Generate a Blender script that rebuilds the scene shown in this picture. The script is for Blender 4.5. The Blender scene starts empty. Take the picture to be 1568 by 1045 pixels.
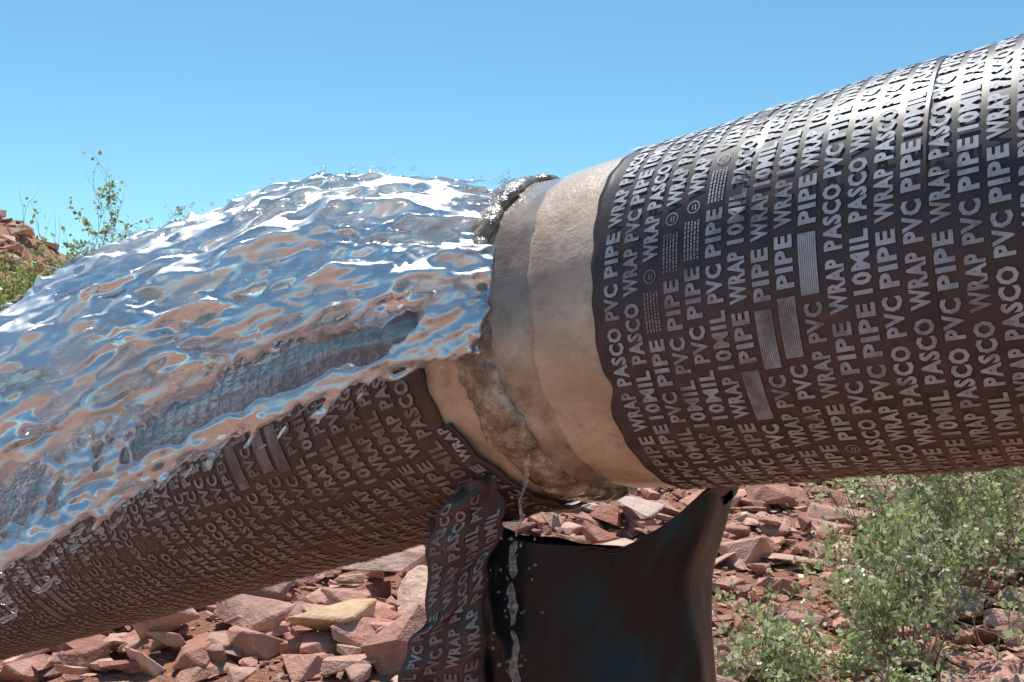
import bpy, bmesh, math, random
import numpy as np
from mathutils import Vector, noise as mn
random.seed(7); rng=np.random.default_rng(7)
H=1.1
scn=bpy.context.scene
scn.view_settings.view_transform='Standard'; scn.view_settings.look='None'; scn.view_settings.exposure=0

# ------------------------------------------------------------ helpers
def mk(name,v,f,mat=None,smooth=True,parent=None,col=None):
    v=np.asarray(v,dtype=np.float32).reshape(-1,3); f=np.asarray(f,dtype=np.int32)
    k=f.shape[1]
    me=bpy.data.meshes.new(name)
    me.vertices.add(len(v)); me.vertices.foreach_set('co',v.ravel())
    me.loops.add(f.size); me.loops.foreach_set('vertex_index',f.ravel())
    me.polygons.add(len(f)); me.polygons.foreach_set('loop_start',np.arange(len(f),dtype=np.int32)*k)
    me.update(calc_edges=True); me.validate()
    me.polygons.foreach_set('use_smooth',np.full(len(me.polygons),smooth))
    if col is not None:
        a=me.color_attributes.new('Col','FLOAT_COLOR','POINT')
        c=np.ones((len(v),4),dtype=np.float32); c[:,:3]=col; a.data.foreach_set('color',c.ravel())
    if mat: me.materials.append(mat)
    ob=bpy.data.objects.new(name,me); scn.collection.objects.link(ob)
    if parent: ob.parent=parent
    return ob
def empty(name):
    e=bpy.data.objects.new(name,None); scn.collection.objects.link(e); return e
def grid_faces(nu,nv,closed=False):
    i=np.arange(nu-1)[:,None]; j=np.arange(nv if closed else nv-1)[None,:]
    j2=(j+1)%nv
    return np.stack([i*nv+j+0*i,i*nv+j2,(i+1)*nv+j2,(i+1)*nv+j],-1).reshape(-1,4)
def nz(x,y,z): return mn.noise(Vector((x,y,z)))
def fb(x,y,z,o=4): return mn.fractal(Vector((x,y,z)),1.0,2.0,o)

class NT:
    def __init__(s,name):
        s.m=bpy.data.materials.new(name); s.m.use_nodes=True; s.t=s.m.node_tree
        s.b=s.t.nodes['Principled BSDF']; s.o=s.t.nodes['Material Output']
        s.tc=s.t.nodes.new('ShaderNodeTexCoord')
    def n(s,t,**k):
        x=s.t.nodes.new(t)
        for a,b in k.items(): setattr(x,a,b)
        return x
    def l(s,a,b): s.t.links.new(a,b)
    def noise(s,scale,detail=4,rough=.55,vec=None,mapscale=None,rot=None):
        x=s.n('ShaderNodeTexNoise'); x.inputs['Scale'].default_value=scale
        x.inputs['Detail'].default_value=detail; x.inputs['Roughness'].default_value=rough
        v=vec or s.tc.outputs['Object']
        if rot:
            m=s.n('ShaderNodeMapping'); m.inputs['Rotation'].default_value=rot; s.l(v,m.inputs[0]); v=m.outputs[0]
        if mapscale:
            m=s.n('ShaderNodeMapping'); m.inputs['Scale'].default_value=mapscale; s.l(v,m.inputs[0]); v=m.outputs[0]
        s.l(v,x.inputs['Vector']); return x.outputs['Fac']
    def ramp(s,fac,stops):
        r=s.n('ShaderNodeValToRGB'); e=r.color_ramp.elements
        while len(e)<len(stops): e.new(.5)
        for q,(p,c) in zip(e,stops):
            q.position=p; q.color=(c,c,c,1) if not isinstance(c,tuple) else (*c,1)
        s.l(fac,r.inputs[0]); return r.outputs[0]
    def mix(s,fac,a,b,mode='MIX'):
        x=s.n('ShaderNodeMix',data_type='RGBA',blend_type=mode)
        if isinstance(fac,(int,float)): x.inputs[0].default_value=fac
        else: s.l(fac,x.inputs[0])
        for v,i in ((a,6),(b,7)):
            if isinstance(v,tuple): x.inputs[i].default_value=(*v,1)
            else: s.l(v,x.inputs[i])
        return x.outputs[2]
    def math(s,op,a,b=0.,clamp=False):
        x=s.n('ShaderNodeMath',operation=op); x.use_clamp=clamp
        for v,i in ((a,0),(b,1)):
            if isinstance(v,(int,float)): x.inputs[i].default_value=v
            else: s.l(v,x.inputs[i])
        return x.outputs[0]
    def mixsh(s,fac,a,b):
        x=s.n('ShaderNodeMixShader')
        if isinstance(fac,(int,float)): x.inputs[0].default_value=fac
        else: s.l(fac,x.inputs[0])
        s.l(a,x.inputs[1]); s.l(b,x.inputs[2]); return x.outputs[0]
    def bump(s,h,strength=.5,dist=.01):
        x=s.n('ShaderNodeBump'); x.inputs['Strength'].default_value=strength; x.inputs['Distance'].default_value=dist
        s.l(h,x.inputs['Height']); s.l(x.outputs[0],s.b.inputs['Normal']); return x.outputs[0]
    def set(s,**k):
        for a,v in k.items():
            i=s.b.inputs[a.replace('_',' ')]
            if isinstance(v,(int,float)): i.default_value=v
            elif isinstance(v,tuple): i.default_value=(*v,1)
            else: s.l(v,i)

# ------------------------------------------------------------ materials
def mat_wrap(name,base,printm=False,dust=0.,dust_refl_col=(.165,.088,.072)):
    M=NT(name)
    n1=M.noise(6,5,.68)
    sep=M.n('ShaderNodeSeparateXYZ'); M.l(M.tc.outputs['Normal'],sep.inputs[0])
    ground_refl=M.n('ShaderNodeMapRange'); M.l(sep.outputs['Z'],ground_refl.inputs[0])
    ground_refl.inputs[1].default_value=.6; ground_refl.inputs[2].default_value=-.6; ground_refl.inputs[3].default_value=0+dust; ground_refl.inputs[4].default_value=.45+dust  # downward faces tinted redder: red ground reflection painted into the dust mask
    n2=M.noise(48,3,.65)
    d=M.math('ADD',n1,ground_refl.outputs[0])
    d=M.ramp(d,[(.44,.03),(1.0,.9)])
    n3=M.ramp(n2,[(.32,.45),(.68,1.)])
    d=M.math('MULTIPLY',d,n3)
    if printm:
        wear=M.ramp(M.noise(15,5,.75),[(.38,.75),(.55,.0)])
        base=M.mix(wear,base,(.14,.12,.13))
        d=M.math('MULTIPLY',d,.8)
    c=M.mix(d,base,dust_refl_col)
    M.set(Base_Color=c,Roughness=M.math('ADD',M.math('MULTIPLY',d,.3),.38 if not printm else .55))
    M.b.inputs['Specular IOR Level'].default_value=.40
    return M.m
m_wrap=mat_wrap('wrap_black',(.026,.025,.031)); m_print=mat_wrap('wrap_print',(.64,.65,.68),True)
dust_refl_L=(.175,.085,.065)  # rust-brown for dust and the painted ground reflection on the lower pipe
m_wrapL=mat_wrap('wrap_black_dusty',(.030,.024,.026),False,.10,dust_refl_L); m_printL=mat_wrap('wrap_print_dusty',(.48,.44,.44),True,.12,dust_refl_L)
def mat_metal(name,c0,c1,c2,rough,metal,spots):
    M=NT(name)
    n=M.noise(9,6,.7); n2=M.noise(40,5,.7); n3=M.noise(5,4,.6,mapscale=(1,1,3))
    c=M.ramp(n,[(.32,c0),(.5,c1),(.7,c2)])
    c=M.mix(M.ramp(n2,[(.50,0.),(.72,spots)]),c,(.22,.13,.08))
    c=M.mix(M.ramp(n3,[(.5,0.),(.65,.35)]),c,(.30,.185,.12))
    M.set(Base_Color=c,Roughness=M.ramp(n2,[(.3,rough*.7),(.7,rough*1.3)]),Metallic=metal)
    M.b.inputs['Coat Weight'].default_value=.8; M.b.inputs['Coat Roughness'].default_value=.22
    M.bump(M.math('ADD',n2,n),.5,.005); return M.m
m_bare=mat_metal('bare_band',(.54,.35,.22),(.72,.50,.345),(.85,.67,.50),.45,.0,.5)
m_wet=mat_metal('wet_steel',(.25,.165,.11),(.47,.335,.235),(.78,.64,.50),.22,.0,.9)
def mat_weld():
    M=NT('weld_crust')
    n=M.noise(34,5,.7); n2=M.noise(95,3,.7)
    c=M.ramp(n,[(.34,(.10,.060,.040)),(.5,(.33,.225,.155)),(.66,(.75,.63,.50))])
    M.set(Base_Color=c,Roughness=.22,Metallic=.0); M.b.inputs['Coat Weight'].default_value=.9; M.bump(n2,.8,.005); return M.m
m_weld=mat_weld()
def mat_support():
    M=NT('support_plastic')
    n=M.noise(16,4,.6,mapscale=(2.,2.,.5)); n2=M.noise(20,4,.65)
    c=M.mix(M.ramp(n2,[(.60,0.),(.8,.25)]),(.011,.011,.013),(.05,.033,.030))
    M.set(Base_Color=c,Roughness=M.ramp(n2,[(.3,.25),(.7,.42)])); M.b.inputs['Specular IOR Level'].default_value=.36
    M.bump(n,.25,.01); return M.m
m_sup=mat_support()
def mat_water(name,foam):
    M=NT(name); ry=(0,math.radians(24),0)
    st=M.noise(30,2,.5,mapscale=(.45,1,1.1),rot=ry)
    M.set(Base_Color=(1.,1.,1.),Roughness=.0,IOR=1.33,Transmission_Weight=1.)
    nb=M.bump(st,1. if foam else .2,.022 if foam else .01)
    tp=M.n('ShaderNodeBsdfTransparent'); tp.inputs[0].default_value=(.97,.985,1,1)
    out=M.mixsh(.45 if foam else .7,M.b.outputs[0],tp.outputs[0])
    def gl(r):
        g=M.n('ShaderNodeBsdfGlossy'); g.inputs['Color'].default_value=(1,1,1,1); g.inputs['Roughness'].default_value=r; M.l(nb,g.inputs['Normal']); return g.outputs[0]
    if foam:
        g=gl(.12)
        nn=M.noise(15,3,.55,mapscale=(.5,1,1.2),rot=ry)
        f=M.ramp(nn,[(.42,.18),(.58,.72)])
        out=M.mixsh(f,out,g)
        sep=M.n('ShaderNodeSeparateXYZ'); M.l(M.tc.outputs['Object'],sep.inputs[0])
        near=M.n('ShaderNodeMapRange'); M.l(sep.outputs['X'],near.inputs[0])
        near.inputs[1].default_value=-.42; near.inputs[2].default_value=-.03; near.inputs[3].default_value=0; near.inputs[4].default_value=.04
        tr=M.n('ShaderNodeBsdfTranslucent'); tr.inputs[0].default_value=(.99,.99,.99,1)
        dt=M.mixsh(.22,M.mixsh(.35,gl(.52),gl(.30)),tr.outputs[0])
        n5=M.noise(26,4,.62,mapscale=(.36,1,1.4),rot=ry)
        ff=M.ramp(M.math('ADD',n5,near.outputs[0]),[(.475,0.),(.53,.93)])
        out=M.mixsh(ff,out,dt)
    else:
        out=M.mixsh(.07,out,gl(.1))
    M.l(out,M.o.inputs['Surface']); return M.m
m_water=mat_water('aerated_water',True); m_clear=mat_water('clear_water',False)
def mat_ground():
    M=NT('red_dirt')
    n=M.noise(1.3,5,.65); n2=M.noise(26,4,.75)
    c=M.ramp(n,[(.3,(.38,.15,.09)),(.55,(.56,.28,.17)),(.75,(.62,.38,.26))])
    c=M.mix(M.ramp(n2,[(.4,.0),(.65,.7)]),c,(.29,.12,.07))
    M.set(Base_Color=c,Roughness=.95); M.bump(n2,1.,.06); return M.m
m_ground=mat_ground()
def mat_rock():
    M=NT('red_shale')
    at=M.n('ShaderNodeVertexColor',layer_name='Col')
    n=M.noise(10,5,.7); n2=M.noise(45,3,.7)
    v=M.ramp(n,[(.3,.65),(.7,1.2)])
    c=M.mix(1.,at.outputs[0],v,'MULTIPLY')
    c=M.mix(M.ramp(n2,[(.55,0.),(.7,.4)]),c,(.64,.46,.35))
    M.set(Base_Color=c,Roughness=.85); M.bump(M.math('ADD',n,M.math('MULTIPLY',n2,.4)),.7,.03); return M.m
m_rock=mat_rock()
def mat_leaf():
    M=NT('leaf'); at=M.n('ShaderNodeVertexColor',layer_name='Col')
    M.set(Base_Color=at.outputs[0],Roughness=.38)
    t=M.n('ShaderNodeBsdfTranslucent'); M.l(at.outputs[0],t.inputs[0])
    M.l(M.mixsh(.42,M.b.outputs[0],t.outputs[0]),M.o.inputs['Surface']); return M.m
m_leaf=mat_leaf()
M=NT('twig'); M.set(Base_Color=M.ramp(M.noise(30),[(.3,(.16,.11,.07)),(.7,(.30,.23,.17))]),Roughness=.8); m_twig=M.m

# ------------------------------------------------------------ pipe frames
R=.16
J=np.array([.064,1.030,H+.005])
def nrm(a): a=np.array(a,float); return a/np.linalg.norm(a)
aR=nrm([.8007,-.5801,.1497]); aL=nrm([-.705,.639,-.308])
mit=nrm(aR-aL)
def frame(a):
    vd=np.array([0,1.,0]); e1=-(vd-np.dot(vd,a)*a); e1=nrm(e1)
    e2=np.cross(a,e1); 
    if e2[2]<0: e2=-e2
    return e1,e2
FR=frame(aR); FL=frame(aL)
def surf(a,fr,t,th,r):
    t=np.asarray(t)[...,None]; th=np.asarray(th)[...,None]; r=np.asarray(r)[...,None]
    return J+a*t+r*(np.cos(th)*fr[0]+np.sin(th)*fr[1])
def mitre(a,fr,th,r):
    rad=np.cos(th)[...,None]*fr[0]+np.sin(th)[...,None]*fr[1]
    return -(rad@mit)*r/np.dot(a,mit)
pipe=empty('water_pipe')
NA=240
th=np.linspace(0,2*np.pi,NA,endpoint=False)
PITCH=.135; STEP=.0015
E0R=.121; E0L=.060
def kf(thv): return .0115*np.sin(thv)
def lap(fr,thv): return STEP*fr+.0007*np.exp(-(fr/.022)**2)*(1+.6*np.sin(thv*9)+.4*np.sin(thv*23))
def wrap_r(t,thv,e0,ph=0.):
    fr=((t-kf(thv)-e0+ph)/PITCH)%1.0
    return R+.0035+lap(fr,thv)
def wob(t,thv,seed):
    return np.sin(t*31+thv*3+seed)*.0005+np.sin(t*57-thv*5+seed*2)*.0003+np.sin(thv*2+seed)*.0004+np.sin(t*13+thv*7+seed)*.0004
def build_bare(name,a,fr,t0,t1,prof,mat):
    ts=np.linspace(t0,t1,40)
    Tg,Th=np.meshgrid(ts,th,indexing='ij')
    rr=np.interp(Tg,*prof)+wob(Tg,Th,1.)*1.2
    mo=mitre(a,fr,Th,R)*np.clip(1-Tg/.07,0,1)
    if t0>0: mo=mo+(.003*np.sin(Th*4+.5)+.0015*np.sin(Th*11)+.001*np.sin(Th*29))*(1-(Tg-t0)/(t1-t0))
    v=surf(a,fr,Tg+mo,Th,rr)
    return mk(name,v,grid_faces(len(ts),NA,True),mat,True,pipe)
build_bare('steel_collar',aR,FR,0,.10,([0,.02,.04,.055,.1],[.166,.162,.159,.1588,.1588]),m_wet)
build_bare('bare_band',aR,FR,.056,.17,([.056,.0565,.06,.17],[.158,.1608,.1614,.1618]),m_bare)
build_bare('bare_end',aL,FL,0,.13,([0,.02,.045,.13],[.166,.160,.1598,.1598]),m_bare)
edgeR=lambda thv:E0R+.0015*np.sin(thv*5+1)+.0015*np.sin(thv*2.3+.5)+.008*np.exp(-((thv+.28)/.07)**2)+.0008*np.sin(thv*31)+kf(thv)*.6
edgeL=lambda thv:E0L+.004*np.sin(thv*4+2)+.005*np.sin(thv*1.5)+.0015*np.sin(thv*27)
def build_wrap(name,a,fr,length,edge,e0,seed,mat):
    ts=[0,.0002]+list(np.arange(.004,length,.0045))
    k=1
    while k*PITCH-seed<length:
        if k*PITCH-seed>.01: ts+=[k*PITCH-seed-.0003,k*PITCH-seed+.0003,k*PITCH-seed+.0018]
        k+=1
    ts=np.array(sorted(ts))
    Tg,Th=np.meshgrid(ts,th,indexing='ij')
    th2=(Th+np.pi)%(2*np.pi)-np.pi
    T=Tg+e0+kf(th2)+(edge(th2)-e0-kf(th2))*np.exp(-Tg/.03)*(np.abs(th2)<3)
    rr=R+.0035+lap(((Tg+seed)/PITCH)%1.0,Th)+wob(T,Th,seed)
    rr[0]-=.005
    v=surf(a,fr,T,Th,rr)
    return mk(name,v,grid_faces(len(ts),NA,True),mat,True,pipe)
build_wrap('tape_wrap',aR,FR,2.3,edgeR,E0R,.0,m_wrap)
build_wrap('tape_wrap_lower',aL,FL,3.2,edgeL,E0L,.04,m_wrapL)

# ------------------------------------------------------------ printed lettering
def word_mesh(s):
    c=bpy.data.curves.new('t','FONT'); c.body=s; c.size=1; c.offset=.044; c.resolution_u=2; c.space_character=1.14
    o=bpy.data.objects.new('t',c); scn.collection.objects.link(o)
    bpy.context.view_layer.update()
    dg=bpy.context.evaluated_depsgraph_get(); me=bpy.data.meshes.new_from_object(o.evaluated_get(dg))
    me.calc_loop_triangles()
    v=np.array([p.co[:2] for p in me.vertices]); f=np.array([t.vertices[:] for t in me.loop_triangles])
    bpy.data.objects.remove(o); bpy.data.curves.remove(c); bpy.data.meshes.remove(me)
    return v,f
CW=.0099; CH=.0134; ROW=.0184
hv=word_mesh('H')[0]; cap=hv[:,1].max()-hv[:,1].min()
words={}
for w in ['PASCO','PVC','PIPE','WRAP','10MIL']:
    v,f=word_mesh(w); v=v-[v[:,0].min(),0]
    L=CW*(len(w)-.15)-(.004 if '1' in w else 0)
    v=v*[L/v[:,0].max(),CH/cap]; words[w]=(v,f,L)
def rects(rs):
    V=[];F=[]
    for x0,y0,x1,y1 in rs:
        n=max(1,int((x1-x0)/.006))
        xs=np.linspace(x0,x1,n+1); b=len(V)
        for x in xs: V+= [(x,y0),(x,y1)]
        for i in range(n): q=b+2*i; F+=[(q,q+2,q+3),(q,q+3,q+1)]
    return np.array(V),np.array(F)
rs=[]
for k in range(9): rs.append((0,k*.0015,.044,k*.0015+.00115))
v,f=rects(rs); words['BAR']=(v,f,.044)
rs=[]
for k in range(5):
    x=0
    while x<.030:
        w=random.uniform(.0012,.004); rs.append((x,k*.0028,min(x+w,.031),k*.0028+.0014)); x+=w+.0009
v,f=rects(rs); words['FINE']=(v,f,.031)
an=np.linspace(0,2*np.pi,15)[:-1]
V=np.concatenate([np.stack([np.cos(an),np.sin(an)],-1)*.0055,np.stack([np.cos(an),np.sin(an)],-1)*.0047])+[.0058,.0062]
F=[]
for i in range(14):
    j=(i+1)%14; F+=[(i,j,14+j),(i,14+j,14+i)]
v2,f2=rects([(.003,.0042,.008,.0049),(.0035,.0065,.0078,.0072)])
words['LOGO']=(np.concatenate([V,v2]),np.concatenate([np.array(F),f2+len(V)]),.012)
def lay_rows(mapper,rows,u0,u1,ok,ph,row=ROW,gap=.0062):
    VV=[];FF=[];b=0
    for i in range(rows):
        tt=i*row
        g=((i+ph)//4)%6
        if i%2==0: seq=['PASCO','PVC','PIPE','WRAP']
        else: seq=['10MIL','PASCO','WRAP','PVC','PIPE']
        if g==1: seq=['PASCO','PVC','BAR','PASCO','10MIL','WRAP','PVC','PIPE','WRAP','PASCO','LOGO'] 
        elif g==3: seq=['WRAP','10MIL','PVC','PIPE','FINE','LOGO','WRAP','PASCO','PVC','PIPE']
        elif g==4: seq=['PVC','BAR','PIPE','WRAP','10MIL','PASCO','PVC','LOGO','PIPE','WRAP']
        u=u0-.30+(i%2)*.047-(i%4)*.004+(i//4*.041)%.17
        k=0
        while u<u1:
            w=seq[k%len(seq)]; k+=1
            v,f,L=words[w]
            if u>u0 and u+L<u1 and ok(tt,u,L):
                VV.append(mapper(tt-v[:,1],u+v[:,0])); FF.append(f+b); b+=len(v)
            u+=L+gap
    return np.concatenate(VV),np.concatenate(FF)
def okR(t,u,L): 
    e=max(edgeR(u/R),edgeR((u+L)/R)); return t+kf(u/R)-CH>e-.003
def mapR(t,u):
    T=t+kf(u/R); return surf(aR,FR,T,u/R,wrap_r(T,u/R,E0R,.0)+wob(T,u/R,0.)+.0011)
v,f=lay_rows(mapR,94,-.36,.36,okR,2)
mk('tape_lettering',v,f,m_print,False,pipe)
wsave={k:(v.copy(),f,L) for k,(v,f,L) in words.items()}
for k,(v,f,L) in wsave.items(): words[k]=(v*[1.22,-1.5],f[:,::-1],L*1.22)
def mapL(t,u):
    T=t+kf(u/R); return surf(aL,FL,T,u/R,wrap_r(T,u/R,E0L,.04)+wob(T,u/R,.04)+.0013)
v,f=lay_rows(mapL,100,-.38,.38,lambda t,u,L:t+kf(u/R)>max(edgeL(u/R),edgeL((u+L)/R))+.001,5,.0280,.0075)
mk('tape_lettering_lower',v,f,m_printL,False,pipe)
words.update(wsave)

# ------------------------------------------------------------ weld bead
fw=frame(mit); nu,nv=480,30
V=[]
for i in range(nu):
    t=2*math.pi*i/nu; rad=math.cos(t)*fw[0]+math.sin(t)*fw[1]
    c3=math.cos(t);s3=math.sin(t)
    thick=.0145+.004*nz(c3*4,s3*4,1)+.002*nz(c3*14,s3*14,3)
    off=.005*nz(c3*2.6,s3*2.6,2)
    for j in range(nv):
        p=2*math.pi*j/nv
        x=math.cos(p)*thick*1.5+off; y=math.sin(p)*thick*.45
        q=J+rad*(R+.003+y)+mit*x
        n=fb(q[0]*26,q[1]*26,q[2]*26,5); n2=1-abs(nz(q[0]*75,q[1]*75,q[2]*75+4))*2
        q=q+(rad*math.sin(p)+mit*math.cos(p))*(n*.0036+n2*.0014)
        V.append(q)
f=[]
for i in range(nu):
    for j in range(nv):
        f.append((i*nv+j,i*nv+(j+1)%nv,((i+1)%nu)*nv+(j+1)%nv,((i+1)%nu)*nv+j))
mk('weld_bead',V,f,m_weld,True,pipe)

# ------------------------------------------------------------ support pillar
sup=empty('pipe_support')
w=nrm([.88,-.47,0]); n_=nrm([-.47,-.88,0]); C=np.array([.056,1.035,0])
def spro(s):
    return .900+ (.075*max(0,(s-.40)/.60)**1.4 if s>0 else .045*max(0,(-s-.5)/.5)**1.3)
NS=200; zs=90
V=[]
for i in range(zs+1):
    k=i/zs
    for j in range(NS):
        p=2*math.pi*j/NS
        cx=math.copysign(abs(math.cos(p))**.45,math.cos(p)); cy=math.copysign(abs(math.sin(p))**.45,math.sin(p))
        top=spro(cx)-(.018 if cy<0 else 0)*(1 if abs(cx)<.8 else .3); z=top*k
        d=(top-z)
        hw=.156+.018*math.exp(-d/.05)*(1 if cx>0 else .2)-.012*math.exp(-((d-.10)/.06)**2)+.03*max(0,d-.15)
        hd=.045
        q=C+w*cx*hw+n_*cy*hd; q=np.array([q[0],q[1],z])
        crease=.008*fb(q[0]*8,q[1]*8,q[2]*3,2)+.012*(1-abs(nz(q[0]*20+q[2]*5,q[1]*10,q[2]*4))*2)+.005*(1-abs(nz(q[0]*44-q[2]*14,q[1]*30,q[2]*12))*2)
        q=q+n_*cy*crease+w*cx*.010*nz(q[0]*7,q[1]*7,q[2]*14)
        V.append(q)
mk('support_body',V,grid_faces(zs+1,NS,True),m_sup,True,sup)
top=V[zs*NS:]; CV=[q+np.array([0,0,-.004]) for q in top]; f=[]
for r,(kk,dz) in enumerate([(.85,-.010),(.5,-.016),(.05,-.018)]):
    for j in range(NS):
        q=top[j].copy(); o=np.dot((q-C)[:2],n_[:2]); q2=q-n_*o*(1-kk); q2[2]=q[2]+dz; CV.append(q2)
    for j in range(NS): f.append([r*NS+j,r*NS+(j+1)%NS,r*NS+NS+(j+1)%NS,r*NS+NS+j])
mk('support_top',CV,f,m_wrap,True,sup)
Lp=np.array([(-.0500,.950,.962),(-.0735,.962,.930),(-.0849,.98,.889),(-.0834,.985,.823),(-.1033,.99,.799),(-.1129,1.0,.757),(-.123,1.02,.60),(-.13,1.03,.3),(-.13,1.04,.0)])
Rp=np.array([(-.0212,.935,.975),(-.008,.945,.950),(-.008,.955,.920),(-.0250,.968,.880),(-.0270,.972,.825),(-.0259,.985,.757),(-.026,1.0,.60),(-.02,1.0,.3),(-.02,1.0,.0)])
def flap(k,s):
    i=np.linspace(0,1,len(Lp)); a=np.stack([np.interp(k,i,Lp[:,c]) for c in range(3)],-1); b=np.stack([np.interp(k,i,Rp[:,c]) for c in range(3)],-1)
    s=np.asarray(s)[...,None]
    p=a*(1-s)+b*s
    s0=s[...,0]
    p[...,1]+= -.006*np.sin(np.pi*s0)+.005*np.sin(s0*9+k*6)+.003*np.sin(k*40+s0*3)+.05*np.maximum(0,s0-.75)
    p[...,0]+=.002*np.sin(k*50)
    return p
ks=np.linspace(0,1,160); ss=np.linspace(0,1,24)
Kg,Sg=np.meshgrid(ks,ss,indexing='ij')
fo=mk('hanging_wrap',flap(Kg,Sg),grid_faces(160,24),m_wrap,True,sup)
md=fo.modifiers.new('s','SOLIDIFY'); md.thickness=.0025; md.offset=0
zk=flap(ks,ks*0+.5)[:,2]
VV=[];FF=[];b=0
for r in range(4):
    u=.45+.034*(r%2)+.011*r; k=r
    seq=['PASCO','10MIL','PVC','PIPE','WRAP']
    while u<.96:
        vv,ff,L=words[seq[k%5]]; k+=1
        if u+L<.955:
            zz=u+vv[:,0]; kk=np.interp(zz,zk[::-1],ks[::-1]); s=.20+.24*r-vv[:,1]/.085
            p=flap(kk,s); p[:,1]-=.0035
            VV.append(p); FF.append(ff+b); b+=len(vv)
        u+=L+.006
mk('flap_lettering',np.concatenate(VV),np.concatenate(FF),m_printL,False,sup)
tg=np.linspace(-2.0,-.16,90); sg=np.linspace(0,1,10)
A,B_=np.meshgrid(tg,sg,indexing='ij')
wd_=.022+.004*np.sin(A*9)
T=edgeL(A)-.010+.005*np.sin(A*3)+B_*wd_
rr=R+.0072+.0012*np.sin(A*14+B_*4)
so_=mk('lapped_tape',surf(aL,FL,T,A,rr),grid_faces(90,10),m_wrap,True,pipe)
md=so_.modifiers.new('s','SOLIDIFY'); md.thickness=.003; md.offset=0
VV=[];FF=[];b=0;u=-.29;k=0
while u<-.05:
    vv,ff,L=words[['WRAP','10MIL','PASCO','PVC','PIPE'][k%5]]; k+=1
    a_=(u+vv[:,0])/R; Tt=edgeL(a_)-.010+.005*np.sin(a_*3)+.004+vv[:,1]
    VV.append(surf(aL,FL,Tt,a_,R+.0115+.0012*np.sin(a_*14+2))); FF.append(ff+b); b+=len(vv); u+=L+.006
mk('lapped_lettering',np.concatenate(VV),np.concatenate(FF),m_print,False,pipe)

# ------------------------------------------------------------ water
Tc=np.array([(-.005,1.04,1.2515),(-.064,1.04,1.257),(-.149,1.04,1.269),(-.2235,1.02,1.251),(-.298,1.0,1.218),(-.356,.98,1.195),(-.399,.96,1.180),(-.422,.94,1.152),(-.463,.90,1.110),(-.516,.87,1.051),(-.57,.84,.981)])
B2=np.array([(-.020,.895,1.130),(-.097,.885,1.124),(-.195,.88,1.098),(-.251,.875,1.071),(-.305,.87,1.050),(-.358,.86,1.019),(-.409,.85,.993),(-.492,.83,.950),(-.56,.81,.88)])
Bc=np.array([(-.020,.890,1.092),(-.108,.885,1.080),(-.177,.88,1.0575),(-.222,.875,1.038),(-.265,.87,1.014),(-.307,.86,.995),(-.354,.85,.969),(-.399,.84,.934),(-.476,.82,.900),(-.56,.80,.85)])
def resamp(c,n=200):
    d=np.r_[0,np.cumsum(np.linalg.norm(np.diff(c,axis=0),axis=1))]; d/=d[-1]
    u=np.linspace(0,1,n); o=np.stack([np.interp(u,d,c[:,k]) for k in range(3)],-1)
    k=np.ones(15)/15; 
    p=np.pad(o,((7,7),(0,0)),'edge'); p[:7]=2*o[0]-o[7:0:-1]; p[-7:]=2*o[-1]-o[-2:-9:-1]
    return np.stack([np.convolve(p[:,c_],k,'valid') for c_ in range(3)],-1)
Tc,B2,Bc=resamp(Tc),resamp(B2),resamp(Bc)
def at(c,u):
    i=min(max(u,0),1)*199; i0=min(int(i),198); q=i-i0; return c[i0]*(1-q)+c[i0+1]*q
parts_v=[];parts_f=[];off=0
def addp(v,f):
    global off
    v=np.asarray(v).reshape(-1,3); f=np.asarray(f)
    parts_v.append(v); parts_f.append(f+off); off+=len(v)
def sheet_pt(u,v,side=1,A=Tc,B=B2,bulge=.032,th_=.026):
    a=at(A,u); b_=at(B,u); p=a*(1-v)+b_*v
    bul=math.sin(math.pi*min(max(v,0),1))**.7
    p=p+np.array([0,-.8,.5])*bul*bulge*(.6+.4*math.sin(math.pi*min(u*1.3,1)))
    p=p-np.array([0,.8,-.6])*side*bul*th_*(1-.55*u)*.5
    return p
def sheet(nu,nv,A,B,bulge,th_,amp0,seed,edge_amp):
    Vf=[]
    for i in range(nu):
        u=i/(nu-1)
        for j in range(2*nv):
            side=1 if j<nv else -1
            v=(j+.5)/nv if j<nv else (2*nv-j-.5)/nv
            p=sheet_pt(u,v,side,A,B,bulge,th_)
            s=u*.55; w_=v*.2
            wx=.6*nz(s*9,w_*12,seed+3)
            d=fb(s*9+wx,w_*28+wx,side*3+seed,3)*.018 + (1-2*abs(nz(s*14+3+w_*14,w_*44+wx,side*5+2)))*.013 + .006*nz(s*42,w_*90,side)
            amp=min(1,.5+u*2.2)*amp0
            p=p+np.array([0,-side*.8,.6*side])*d*amp
            e=1-min(1,min(v,1-v)/.1)
            p[2]+=e*amp*edge_amp*(.012*nz(s*36,v*2,9)+.012*nz(s*85,v*2,4)+.010*nz(s*170,v*2,4))
            Vf.append(p)
    f=grid_faces(nu,2*nv,True); base=(nu-1)*2*nv
    cap=np.array([(k,2*nv-1-k,2*nv-2-k,k+1) for k in range(nv-1)])
    addp(Vf,np.concatenate([f,cap,base+cap[:,::-1]]))
sheet(250,100,Tc,B2,.032,.026,1.,0,1.)
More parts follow.
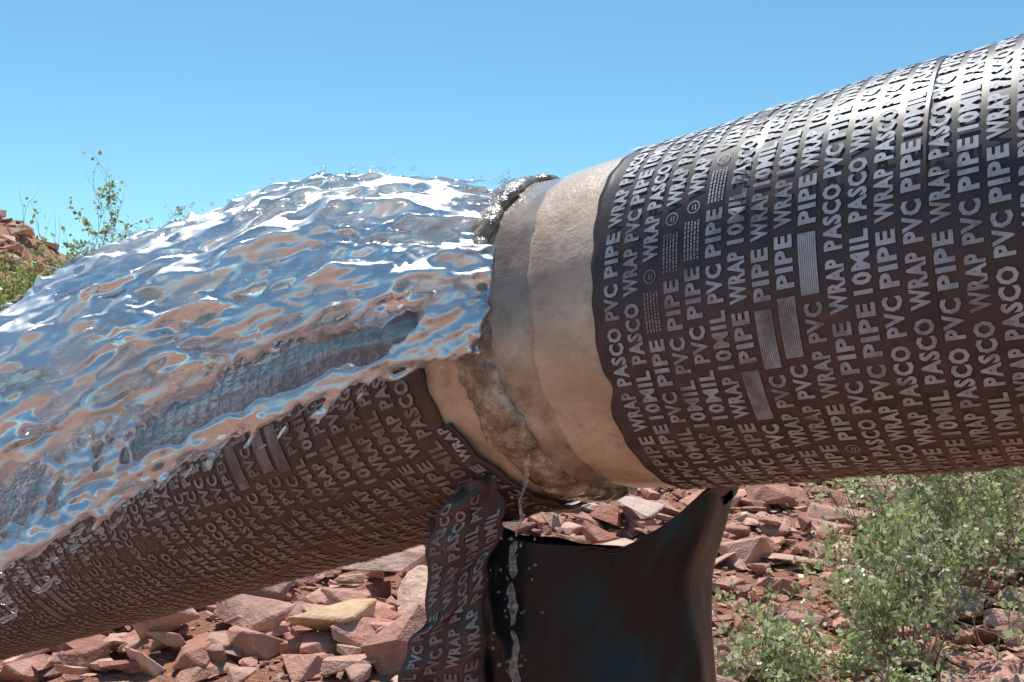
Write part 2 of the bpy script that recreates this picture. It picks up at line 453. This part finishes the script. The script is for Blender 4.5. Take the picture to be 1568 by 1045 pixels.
def tube(pts,rad,ns=7):
    pts=np.asarray(pts); n=len(pts); V=[]
    for i in range(n):
        t=pts[min(i+1,n-1)]-pts[max(i-1,0)]; t=nrm(t+1e-9); a=nrm(np.cross(t,[0,.3,1.])); b_=np.cross(t,a)
        for j in range(ns):
            q=2*math.pi*j/ns; V.append(pts[i]+rad[i]*(math.cos(q)*a+math.sin(q)*b_))
    V.append(pts[0]);V.append(pts[-1])
    f=grid_faces(n,ns,True).tolist()
    for j in range(ns):
        f.append([n*ns,j,(j+1)%ns,n*ns]); f.append([n*ns+1,(n-1)*ns+(j+1)%ns,(n-1)*ns+j,n*ns+1])
    addp(V,f)
def rads(n,r,seed,taper=True):
    return [max(.0010,r*(1+.55*nz(i*.33,seed,1))*(math.sin(math.pi*(i+.3)/(n-.4))**.35 if taper else 1)) for i in range(n)]
for k in range(130):
    v=rng.uniform(-.02,1.0); u0=rng.uniform(0,.8); L=rng.uniform(.08,.35); n=int(L*140); sd=k*3.1
    sl=rng.normal()*.25
    pts=[]
    for i in range(n):
        u=min(1,u0+L*i/n); p=sheet_pt(u,min(max(v+sl*(L*i/n)+.16*nz(u*7,sd,0),-.04),1.0),1)
        p=p+np.array([.002*nz(u*30,sd,1),-.007,.006+.007*nz(u*20,sd,2)*(1+u)]); pts.append(p)
    tube(pts,rads(n,rng.uniform(.0020,.0058),sd))
for k in range(15):
    n=120; sd=k*5.3+50; pts=[]; u0=0 if k<10 else rng.uniform(.3,.6)
    for i in range(n):
        u=u0+(1-u0)*i/(n-1); p=at(Bc,u)+np.array([0,.006*nz(u*6,sd,1),(.006+.016*u)*nz(u*11,sd,2)*1.4+.007*nz(u*45,sd,5)]); pts.append(p)
    tube(pts,rads(n,.0040,sd))
for k in range(84):
    u0=rng.uniform(.50,.97) if k>50 else rng.uniform(0,.09); n=24; pts=[]; sd=k*2.3+200; du=rng.uniform(.02,.10)
    for i in range(n):
        q=i/(n-1); u=min(1,u0+du*q); p=at(B2,u)*(1-q)+at(Bc,u)*q+np.array([.010*nz(q*5,sd,0),-.006+.004*nz(q*6,sd,3),.006*nz(q*5,sd,1)]); pts.append(p)
    tube(pts,rads(n,rng.uniform(.0018,.0040),sd,False))
for k in range(60):
    n=12; sd=k*4.4+500; top_=k%3==0; u0=rng.uniform(.15,.97); c=Tc if top_ else Bc; p0=at(c,u0); pts=[]
    dz=rng.uniform(.006,.017)*(1 if top_ else -1.2); dx=-rng.uniform(.016,.055)
    for i in range(n):
        q=i/(n-1); pts.append(p0+np.array([dx*q,-.004,dz*q*(1 if top_ else (1+q*.5))-.5*abs(dx)*q+.003*nz(q*5,sd,1)]))
    tube(pts,[.0028*(1-q/14)+(.0014 if q>8 else 0) for q in range(n)])
dv=[];dfc=[];do=0
bm=bmesh.new(); bmesh.ops.create_uvsphere(bm,u_segments=10,v_segments=8,radius=1); bmesh.ops.triangulate(bm,faces=bm.faces)
SV=np.array([x.co[:] for x in bm.verts]); SF=np.array([[q.index for q in x.verts] for x in bm.faces]); bm.free()
def addd(p,r,st=1.):
    global do
    sd=rng.uniform(0,50)
    v=SV*r*np.array([st,1,1+.3*rng.uniform(-1,1)])*(1+.35*np.sin(SV[:,:1]*3+sd))
    ang=rng.uniform(-.2,.9); c,s=math.cos(ang),math.sin(ang); v=np.stack([v[:,0]*c-v[:,2]*s,v[:,1],v[:,0]*s+v[:,2]*c],-1)
    dv.append(v+np.array(p)); dfc.append(SF+do); do+=len(v)
for k in range(460):
    u=rng.uniform(.0,1)**.6
    m=rng.random()
    if m<.4: p=at(Tc,u)+np.array([rng.normal()*.006,-.004,abs(rng.normal())*.008+.006])
    else: p=at(Bc,u)+np.array([0,rng.normal()*.008,-.004-abs(rng.normal())*(.005+.022*u)])
    addd(p,rng.uniform(.0008,.0026)*(.6+.7*u),rng.uniform(1.2,3.2))
for k in range(40): addd((-.012+rng.normal()*.016,1.0,1.258+abs(rng.normal())*.005),rng.uniform(.0008,.0024))
water=empty('water')
def remeshed(name,vox,mat,sm=3):
    global parts_v,parts_f,off
    me=bpy.data.meshes.new('src'); fl=[]
    for f in parts_f:
        for q in np.asarray(f).tolist():
            s=[]; [s.append(x) for x in q if x not in s]
            fl.append(s)
    me.from_pydata(np.concatenate(parts_v).tolist(),[],fl); me.update()
    g=bpy.data.objects.new('src',me); scn.collection.objects.link(g)
    md=g.modifiers.new('r','REMESH'); md.mode='VOXEL'; md.voxel_size=vox; md.use_smooth_shade=True
    md=g.modifiers.new('s','SMOOTH'); md.factor=.5; md.iterations=sm
    bpy.context.view_layer.update()
    m2=bpy.data.meshes.new_from_object(g.evaluated_get(bpy.context.evaluated_depsgraph_get()))
    bpy.data.objects.remove(g); m2.name=name
    m2.materials.clear(); m2.materials.append(mat)
    m2.polygons.foreach_set('use_smooth',np.full(len(m2.polygons),True))
    o=bpy.data.objects.new(name,m2); scn.collection.objects.link(o); o.parent=water
    parts_v=[];parts_f=[];off=0
remeshed('gush',.0024,m_water,2)
B2b=B2+np.array([0,.010,.006]); Bcb=Bc+np.array([0,.006,.0])
sheet(140,26,B2b,Bcb,.004,.012,.10,7,.1)
remeshed('film',.0030,m_clear,8)
mk('droplets',np.concatenate(dv),np.concatenate(dfc),m_clear,True,water)
path=np.array([(.0157,.905,.998),(.0097,.905,.9555),(.002,.905,.918),(-.0017,.902,.8815),(.001,.90,.845),(.0047,.90,.808),(-.001,.90,.76),(0,.90,.6),(.001,.90,.3),(0,.90,.0)])
path=resamp(path)
u=0
while u<1:
    L=rng.uniform(.02,.06)
    n=max(6,int(L*420)); pts=[at(path,min(1,u+L*i/(n-1)))+np.array([.005*nz((u+L*i/n)*60,1,1),0,0]) for i in range(n)]
    tube(pts,rads(n,rng.uniform(.0024,.0052),u*90),8)
    u+=L+rng.uniform(-.006,.010)
remeshed('drip',.0011,m_clear,2)
dv=[];dfc=[];do=0
for k in range(130): addd((rng.normal()*.010,.90+rng.normal()*.004,rng.uniform(.5,.96)),rng.uniform(.0007,.0024),rng.uniform(.6,1))
mk('drip_drops',np.concatenate(dv),np.concatenate(dfc),m_clear,True,water)

# ------------------------------------------------------------ ground
def hgt(x,y):
    b=.06*max(0,y-3); b=2.0*math.tanh(b/2.0)
    b+=4.8*math.exp(-((x+20.5)/6.0)**2-((y-33)/9)**2)
    b+=1.6*math.exp(-((x-22)/12)**2-((y-38)/10)**2)
    d=math.hypot(x,y)
    b+=.10*nz(x*.5,y*.5,3)*min(1,d/6)+.035*nz(x*2.2,y*2.2,5)
    if 10<d<80: b+=(.5*nz(x*.15,y*.15,8)+.35*fb(x*.6,y*.6,2,4))*min(1,(d-10)/20)
    return b
gx=np.sinh(np.linspace(-7.6,7.6,330))*1.4; gy=np.sinh(np.linspace(-6.8,7.6,330))*1.4+3.0
V=np.zeros((330,330,3))
for i,y in enumerate(gy):
    for j,x in enumerate(gx):
        z=hgt(x,y)
        if abs(x)<9 and 0<y<14: z+=.02*fb(x*8,y*8,1,3)
        V[i,j]=(x,y,z)
mk('ground',V,grid_faces(330,330),m_ground,True)

# ------------------------------------------------------------ rocks
variants=[]
for k in range(22):
    bm=bmesh.new(); fl=random.uniform(.14,.38)
    for _ in range(random.randint(8,13)):
        p=Vector((random.uniform(-1,1),random.uniform(-.8,.8),random.choice([-1,1,random.uniform(-1,1)])*fl*random.uniform(.85,1))); 
        bm.verts.new(p)
    r=bmesh.ops.convex_hull(bm,input=bm.verts)
    bmesh.ops.delete(bm,geom=list({g for g in r['geom_interior'] if isinstance(g,bmesh.types.BMVert)}),context='VERTS')
    bmesh.ops.dissolve_limit(bm,angle_limit=.25,verts=bm.verts,edges=bm.edges)
    bmesh.ops.bevel(bm,geom=bm.edges[:],offset=.035,segments=1,affect='EDGES',clamp_overlap=True)
    bmesh.ops.triangulate(bm,faces=bm.faces)
    bm.verts.index_update()
    variants.append((np.array([v.co[:] for v in bm.verts]),np.array([[v.index for v in f.verts] for f in bm.faces]))); bm.free()
pal=np.array([(.46,.23,.17),(.52,.29,.23),(.58,.38,.31),(.36,.17,.13),(.50,.31,.26),(.66,.48,.38),(.46,.26,.20),(.40,.23,.20)])*np.array([1.06,.92,.83])
RV=[];RF=[];RC=[];ro=0
def rock(x,y,s,col=None,tilt=None,asp=None,yaw=None,lift=.0,var=None):
    global ro
    v,f=variants[random.randrange(22) if var is None else var]
    v=v*(asp if asp is not None else np.array([1,random.uniform(.7,1.1),random.uniform(.6,1.3)]))*s
    t=tilt if tilt is not None else random.gauss(0,.38); a=yaw if yaw is not None else random.uniform(0,6.28)
    c,sn=math.cos(t),math.sin(t); v=np.stack([v[:,0],v[:,1]*c-v[:,2]*sn,v[:,1]*sn+v[:,2]*c],-1)
    c,sn=math.cos(a),math.sin(a); v=np.stack([v[:,0]*c-v[:,1]*sn,v[:,0]*sn+v[:,1]*c,v[:,2]],-1)
    z=hgt(x,y)+s*.15+lift
    RV.append(v+[x,y,z]); RF.append(f+ro); ro+=len(v)
    cc=pal[random.randrange(len(pal))]*random.uniform(.8,1.2) if col is None else np.array(col)
    RC.append(np.tile(cc,(len(v),1)))
for k in range(10500):
    y=2.5+12*random.random()**1.15; x=random.uniform(-.72,.82)*y
    dens=nz(x*.9,y*.9,2)
    if x<-.05*y and y<3.25 and random.random()<.8: continue
    s=.028+.11*random.random()**2.0+(.12*random.random() if random.random()<.12 else 0)
    if dens<-.2: s*=.55
    rock(x,y,s,lift=random.random()**2*.05)
for k in range(900):
    x=random.uniform(-28,-9); y=random.uniform(18,36); rock(x,y,random.uniform(.1,.6))
for k in range(12000):
    y=2.3+4.5*random.random(); x=random.uniform(-.72,.8)*y
    rock(x,y,random.uniform(.007,.028))
rock(-.60,3.45,.20,(.66,.42,.24),.1,np.array([1,.6,.7]),.1,.06,3)
rock(-.95,3.75,.21,(.42,.22,.17),.25,np.array([1,.7,.8]),.3,.08,5)
rock(-1.22,3.45,.17,(.50,.29,.22),-.3,np.array([1,.8,.9]),1.2,.08,7)
rock(-1.65,3.7,.2,(.45,.24,.18),.2,np.array([1,.8,.8]),.6,.08,9)
rock(-.15,4.2,.22,(.42,.22,.17),.5,np.array([1,.8,.9]),.9,.08,2)
rock(-.55,4.1,.22,(.52,.32,.25),.15,np.array([1,.8,.9]),2.9,.10,12)
rock(.35,5.2,.25,(.60,.42,.34),.1,np.array([1,.8,.7]),.2,.07,4)
rock(.62,5.0,.2,(.62,.44,.36),.1,np.array([1,.8,.6]),2.2,.09,14)
rock(1.85,6.6,.42,(.35,.13,.08),.2,np.array([1,.8,1.4]),.5,.2,6)
rock(2.35,6.9,.40,(.32,.12,.07),-.2,np.array([1,.8,1.4]),1.5,.2,8)
rock(1.45,5.6,.24,(.48,.22,.15),-.2,np.array([1,.8,1.1]),1.5,.1,15)
rock(2.3,4.2,.2,(.52,.30,.22),.2,np.array([1,.8,.8]),.5,.06,10)
rock(1.55,2.95,.13,(.64,.46,.35),.2,np.array([1,.8,.8]),2.5,.05,11)
rock(1.35,2.85,.10,(.60,.40,.31),.2,np.array([1,.8,.8]),.5,.05,16)
rock(1.75,3.1,.14,(.54,.32,.24),.2,np.array([1,.8,.8]),1.5,.05,18)
mk('rocks',np.concatenate(RV),np.concatenate(RF),m_rock,False,None,np.concatenate(RC))

# ------------------------------------------------------------ bushes
def bush(name,bx,by,hh,rw,nst,nleaf,ls,cols,seed,lean=0.,sub=5,tw=.004,wid=.34):
    rg=np.random.default_rng(seed); par=empty(name)
    sv=[];sf=[];so=0; segs=[]
    bz=hgt(bx,by)
    def branch(p,d,L,r,lev):
        nonlocal so
        n=7; pts=[p.copy()]; q=p.copy(); dd=d.copy()
        for i in range(n):
            dd=nrm(dd+rg.normal(size=3)*.16+np.array([0,0,.03])); q=q+dd*L/n; pts.append(q.copy())
        pts=np.array(pts)
        for i in range(len(pts)):
            t=nrm(pts[min(i+1,n)]-pts[max(i-1,0)]); a=nrm(np.cross(t,[.3,.2,1])); b_=np.cross(t,a); rr=r*(1-.75*i/n)
            for j in range(4):
                an_=j*math.pi/2; sv.append(pts[i]+rr*(math.cos(an_)*a+math.sin(an_)*b_))
        sf.append(grid_faces(n+1,4,True)+so); so+=4*(n+1)
        if lev>=1: segs.append(pts)
        if lev<2:
            for _ in range(sub):
                k=rg.integers(2,n+1); d2=nrm(dd*.6+rg.normal(size=3)*.6+np.array([0,0,.15])); branch(pts[k],d2,L*rg.uniform(.4,.65),r*.5,lev+1)
    for s in range(nst):
        an_=rg.uniform(0,6.28); sp=rg.uniform(.1,1)*rw/hh
        d=nrm([math.cos(an_)*sp+lean,math.sin(an_)*sp,1]); branch(np.array([bx+math.cos(an_)*rw*.12,by+math.sin(an_)*rw*.12,bz-.03]),d,math.hypot(hh,rw*.6)*rg.uniform(.45,.8),tw,0)
    mk('stems',sv,np.concatenate(sf),m_twig,True,par)
    S=np.array(segs)
    pw=rg.random(len(segs))**2.5+.05; pw/=pw.sum()
    idx=rg.choice(len(segs),nleaf,p=pw)
    tt=rg.uniform(.8,6.99,nleaf); i0=tt.astype(int); fr=(tt-i0)[:,None]
    P=S[idx,i0]*(1-fr)+S[idx,i0+1]*fr+rg.normal(size=(nleaf,3))*ls*.45
    P[:,2]=np.maximum(P[:,2],bz+.01)
    D=rg.normal(size=(nleaf,3)); D[:,2]+=.5; D/=np.linalg.norm(D,axis=1)[:,None]
    W=np.cross(D,rg.normal(size=(nleaf,3))); W/=np.linalg.norm(W,axis=1)[:,None]; N=np.cross(D,W)
    l=(ls*rg.uniform(.6,1.25,nleaf))[:,None]
    v=np.stack([P,P+D*l*.5+W*l*wid+N*l*.06,P+D*l,P+D*l*.5-W*l*wid+N*l*.06],1)
    f=(np.arange(nleaf)*4)[:,None]+np.array([0,1,2,3])
    cc=np.array(cols); c=cc[rg.integers(0,len(cc),nleaf)]*rg.uniform(.75,1.2,(nleaf,1)); c=np.repeat(c,4,axis=0)
    mk('leaves',v.reshape(-1,3),f,m_leaf,True,par,c)
sage=[(.54,.58,.27),(.44,.50,.20),(.68,.69,.46),(.30,.37,.14)]
bush('desert_bush',.86,3.0,.32,.36,18,2300,.023,sage,1)
bush('desert_bush',1.28,3.2,.52,.42,20,3100,.024,sage,2)
bush('desert_bush',2.05,4.3,.90,.65,22,4300,.031,sage,3)
bush('desert_bush',1.55,3.9,.85,.45,20,3400,.028,sage,4)
bush('desert_bush',1.10,2.75,.20,.28,12,1400,.020,sage,5)
yg=[(.42,.46,.14),(.50,.52,.18),(.30,.36,.10)]
bush('desert_shrub',-3.85,7.5,1.50,.95,38,17000,.042,yg,11,0,5,.010)
bush('desert_shrub',-3.10,7.6,1.95,.22,8,3400,.038,yg,12,-.02,5,.008)
bush('desert_shrub',-2.3,8.5,1.1,.9,18,8000,.05,yg,13,0,5,.010)

# ------------------------------------------------------------ light, sky, camera
el=math.radians(66); az=math.radians(-14)
S=Vector((math.sin(az)*math.cos(el),math.cos(az)*math.cos(el),math.sin(el)))
ld=bpy.data.lights.new('sun','SUN'); ld.energy=5.0; ld.angle=math.radians(.53); ld.color=(1,.96,.90)
lo=bpy.data.objects.new('sun',ld); scn.collection.objects.link(lo); lo.rotation_euler=S.to_track_quat('Z','Y').to_euler(); lo.location=(0,0,10)
wd=bpy.data.worlds.new('World'); scn.world=wd; wd.use_nodes=True; t=wd.node_tree
bg=t.nodes['Background']; sk=t.nodes.new('ShaderNodeTexSky'); sk.sky_type='NISHITA'; sk.sun_disc=False
sk.sun_elevation=el; sk.sun_rotation=az; sk.air_density=1.0; sk.dust_density=.5; sk.ozone_density=1.8; sk.altitude=900
mm=t.nodes.new('ShaderNodeMix'); mm.data_type='RGBA'; mm.blend_type='MULTIPLY'; mm.inputs[0].default_value=1.; mm.inputs[7].default_value=(.65,1.0,1.0,1)
t.links.new(sk.outputs[0],mm.inputs[6]); t.links.new(mm.outputs[2],bg.inputs[0]); bg.inputs[1].default_value=.145
cd=bpy.data.cameras.new('camera'); cd.lens=35; cd.sensor_width=36; cd.clip_start=.02; cd.clip_end=6000
co=bpy.data.objects.new('camera',cd); scn.collection.objects.link(co); co.location=(0,0,H); co.rotation_euler=(math.pi/2,0,0)
scn.camera=co
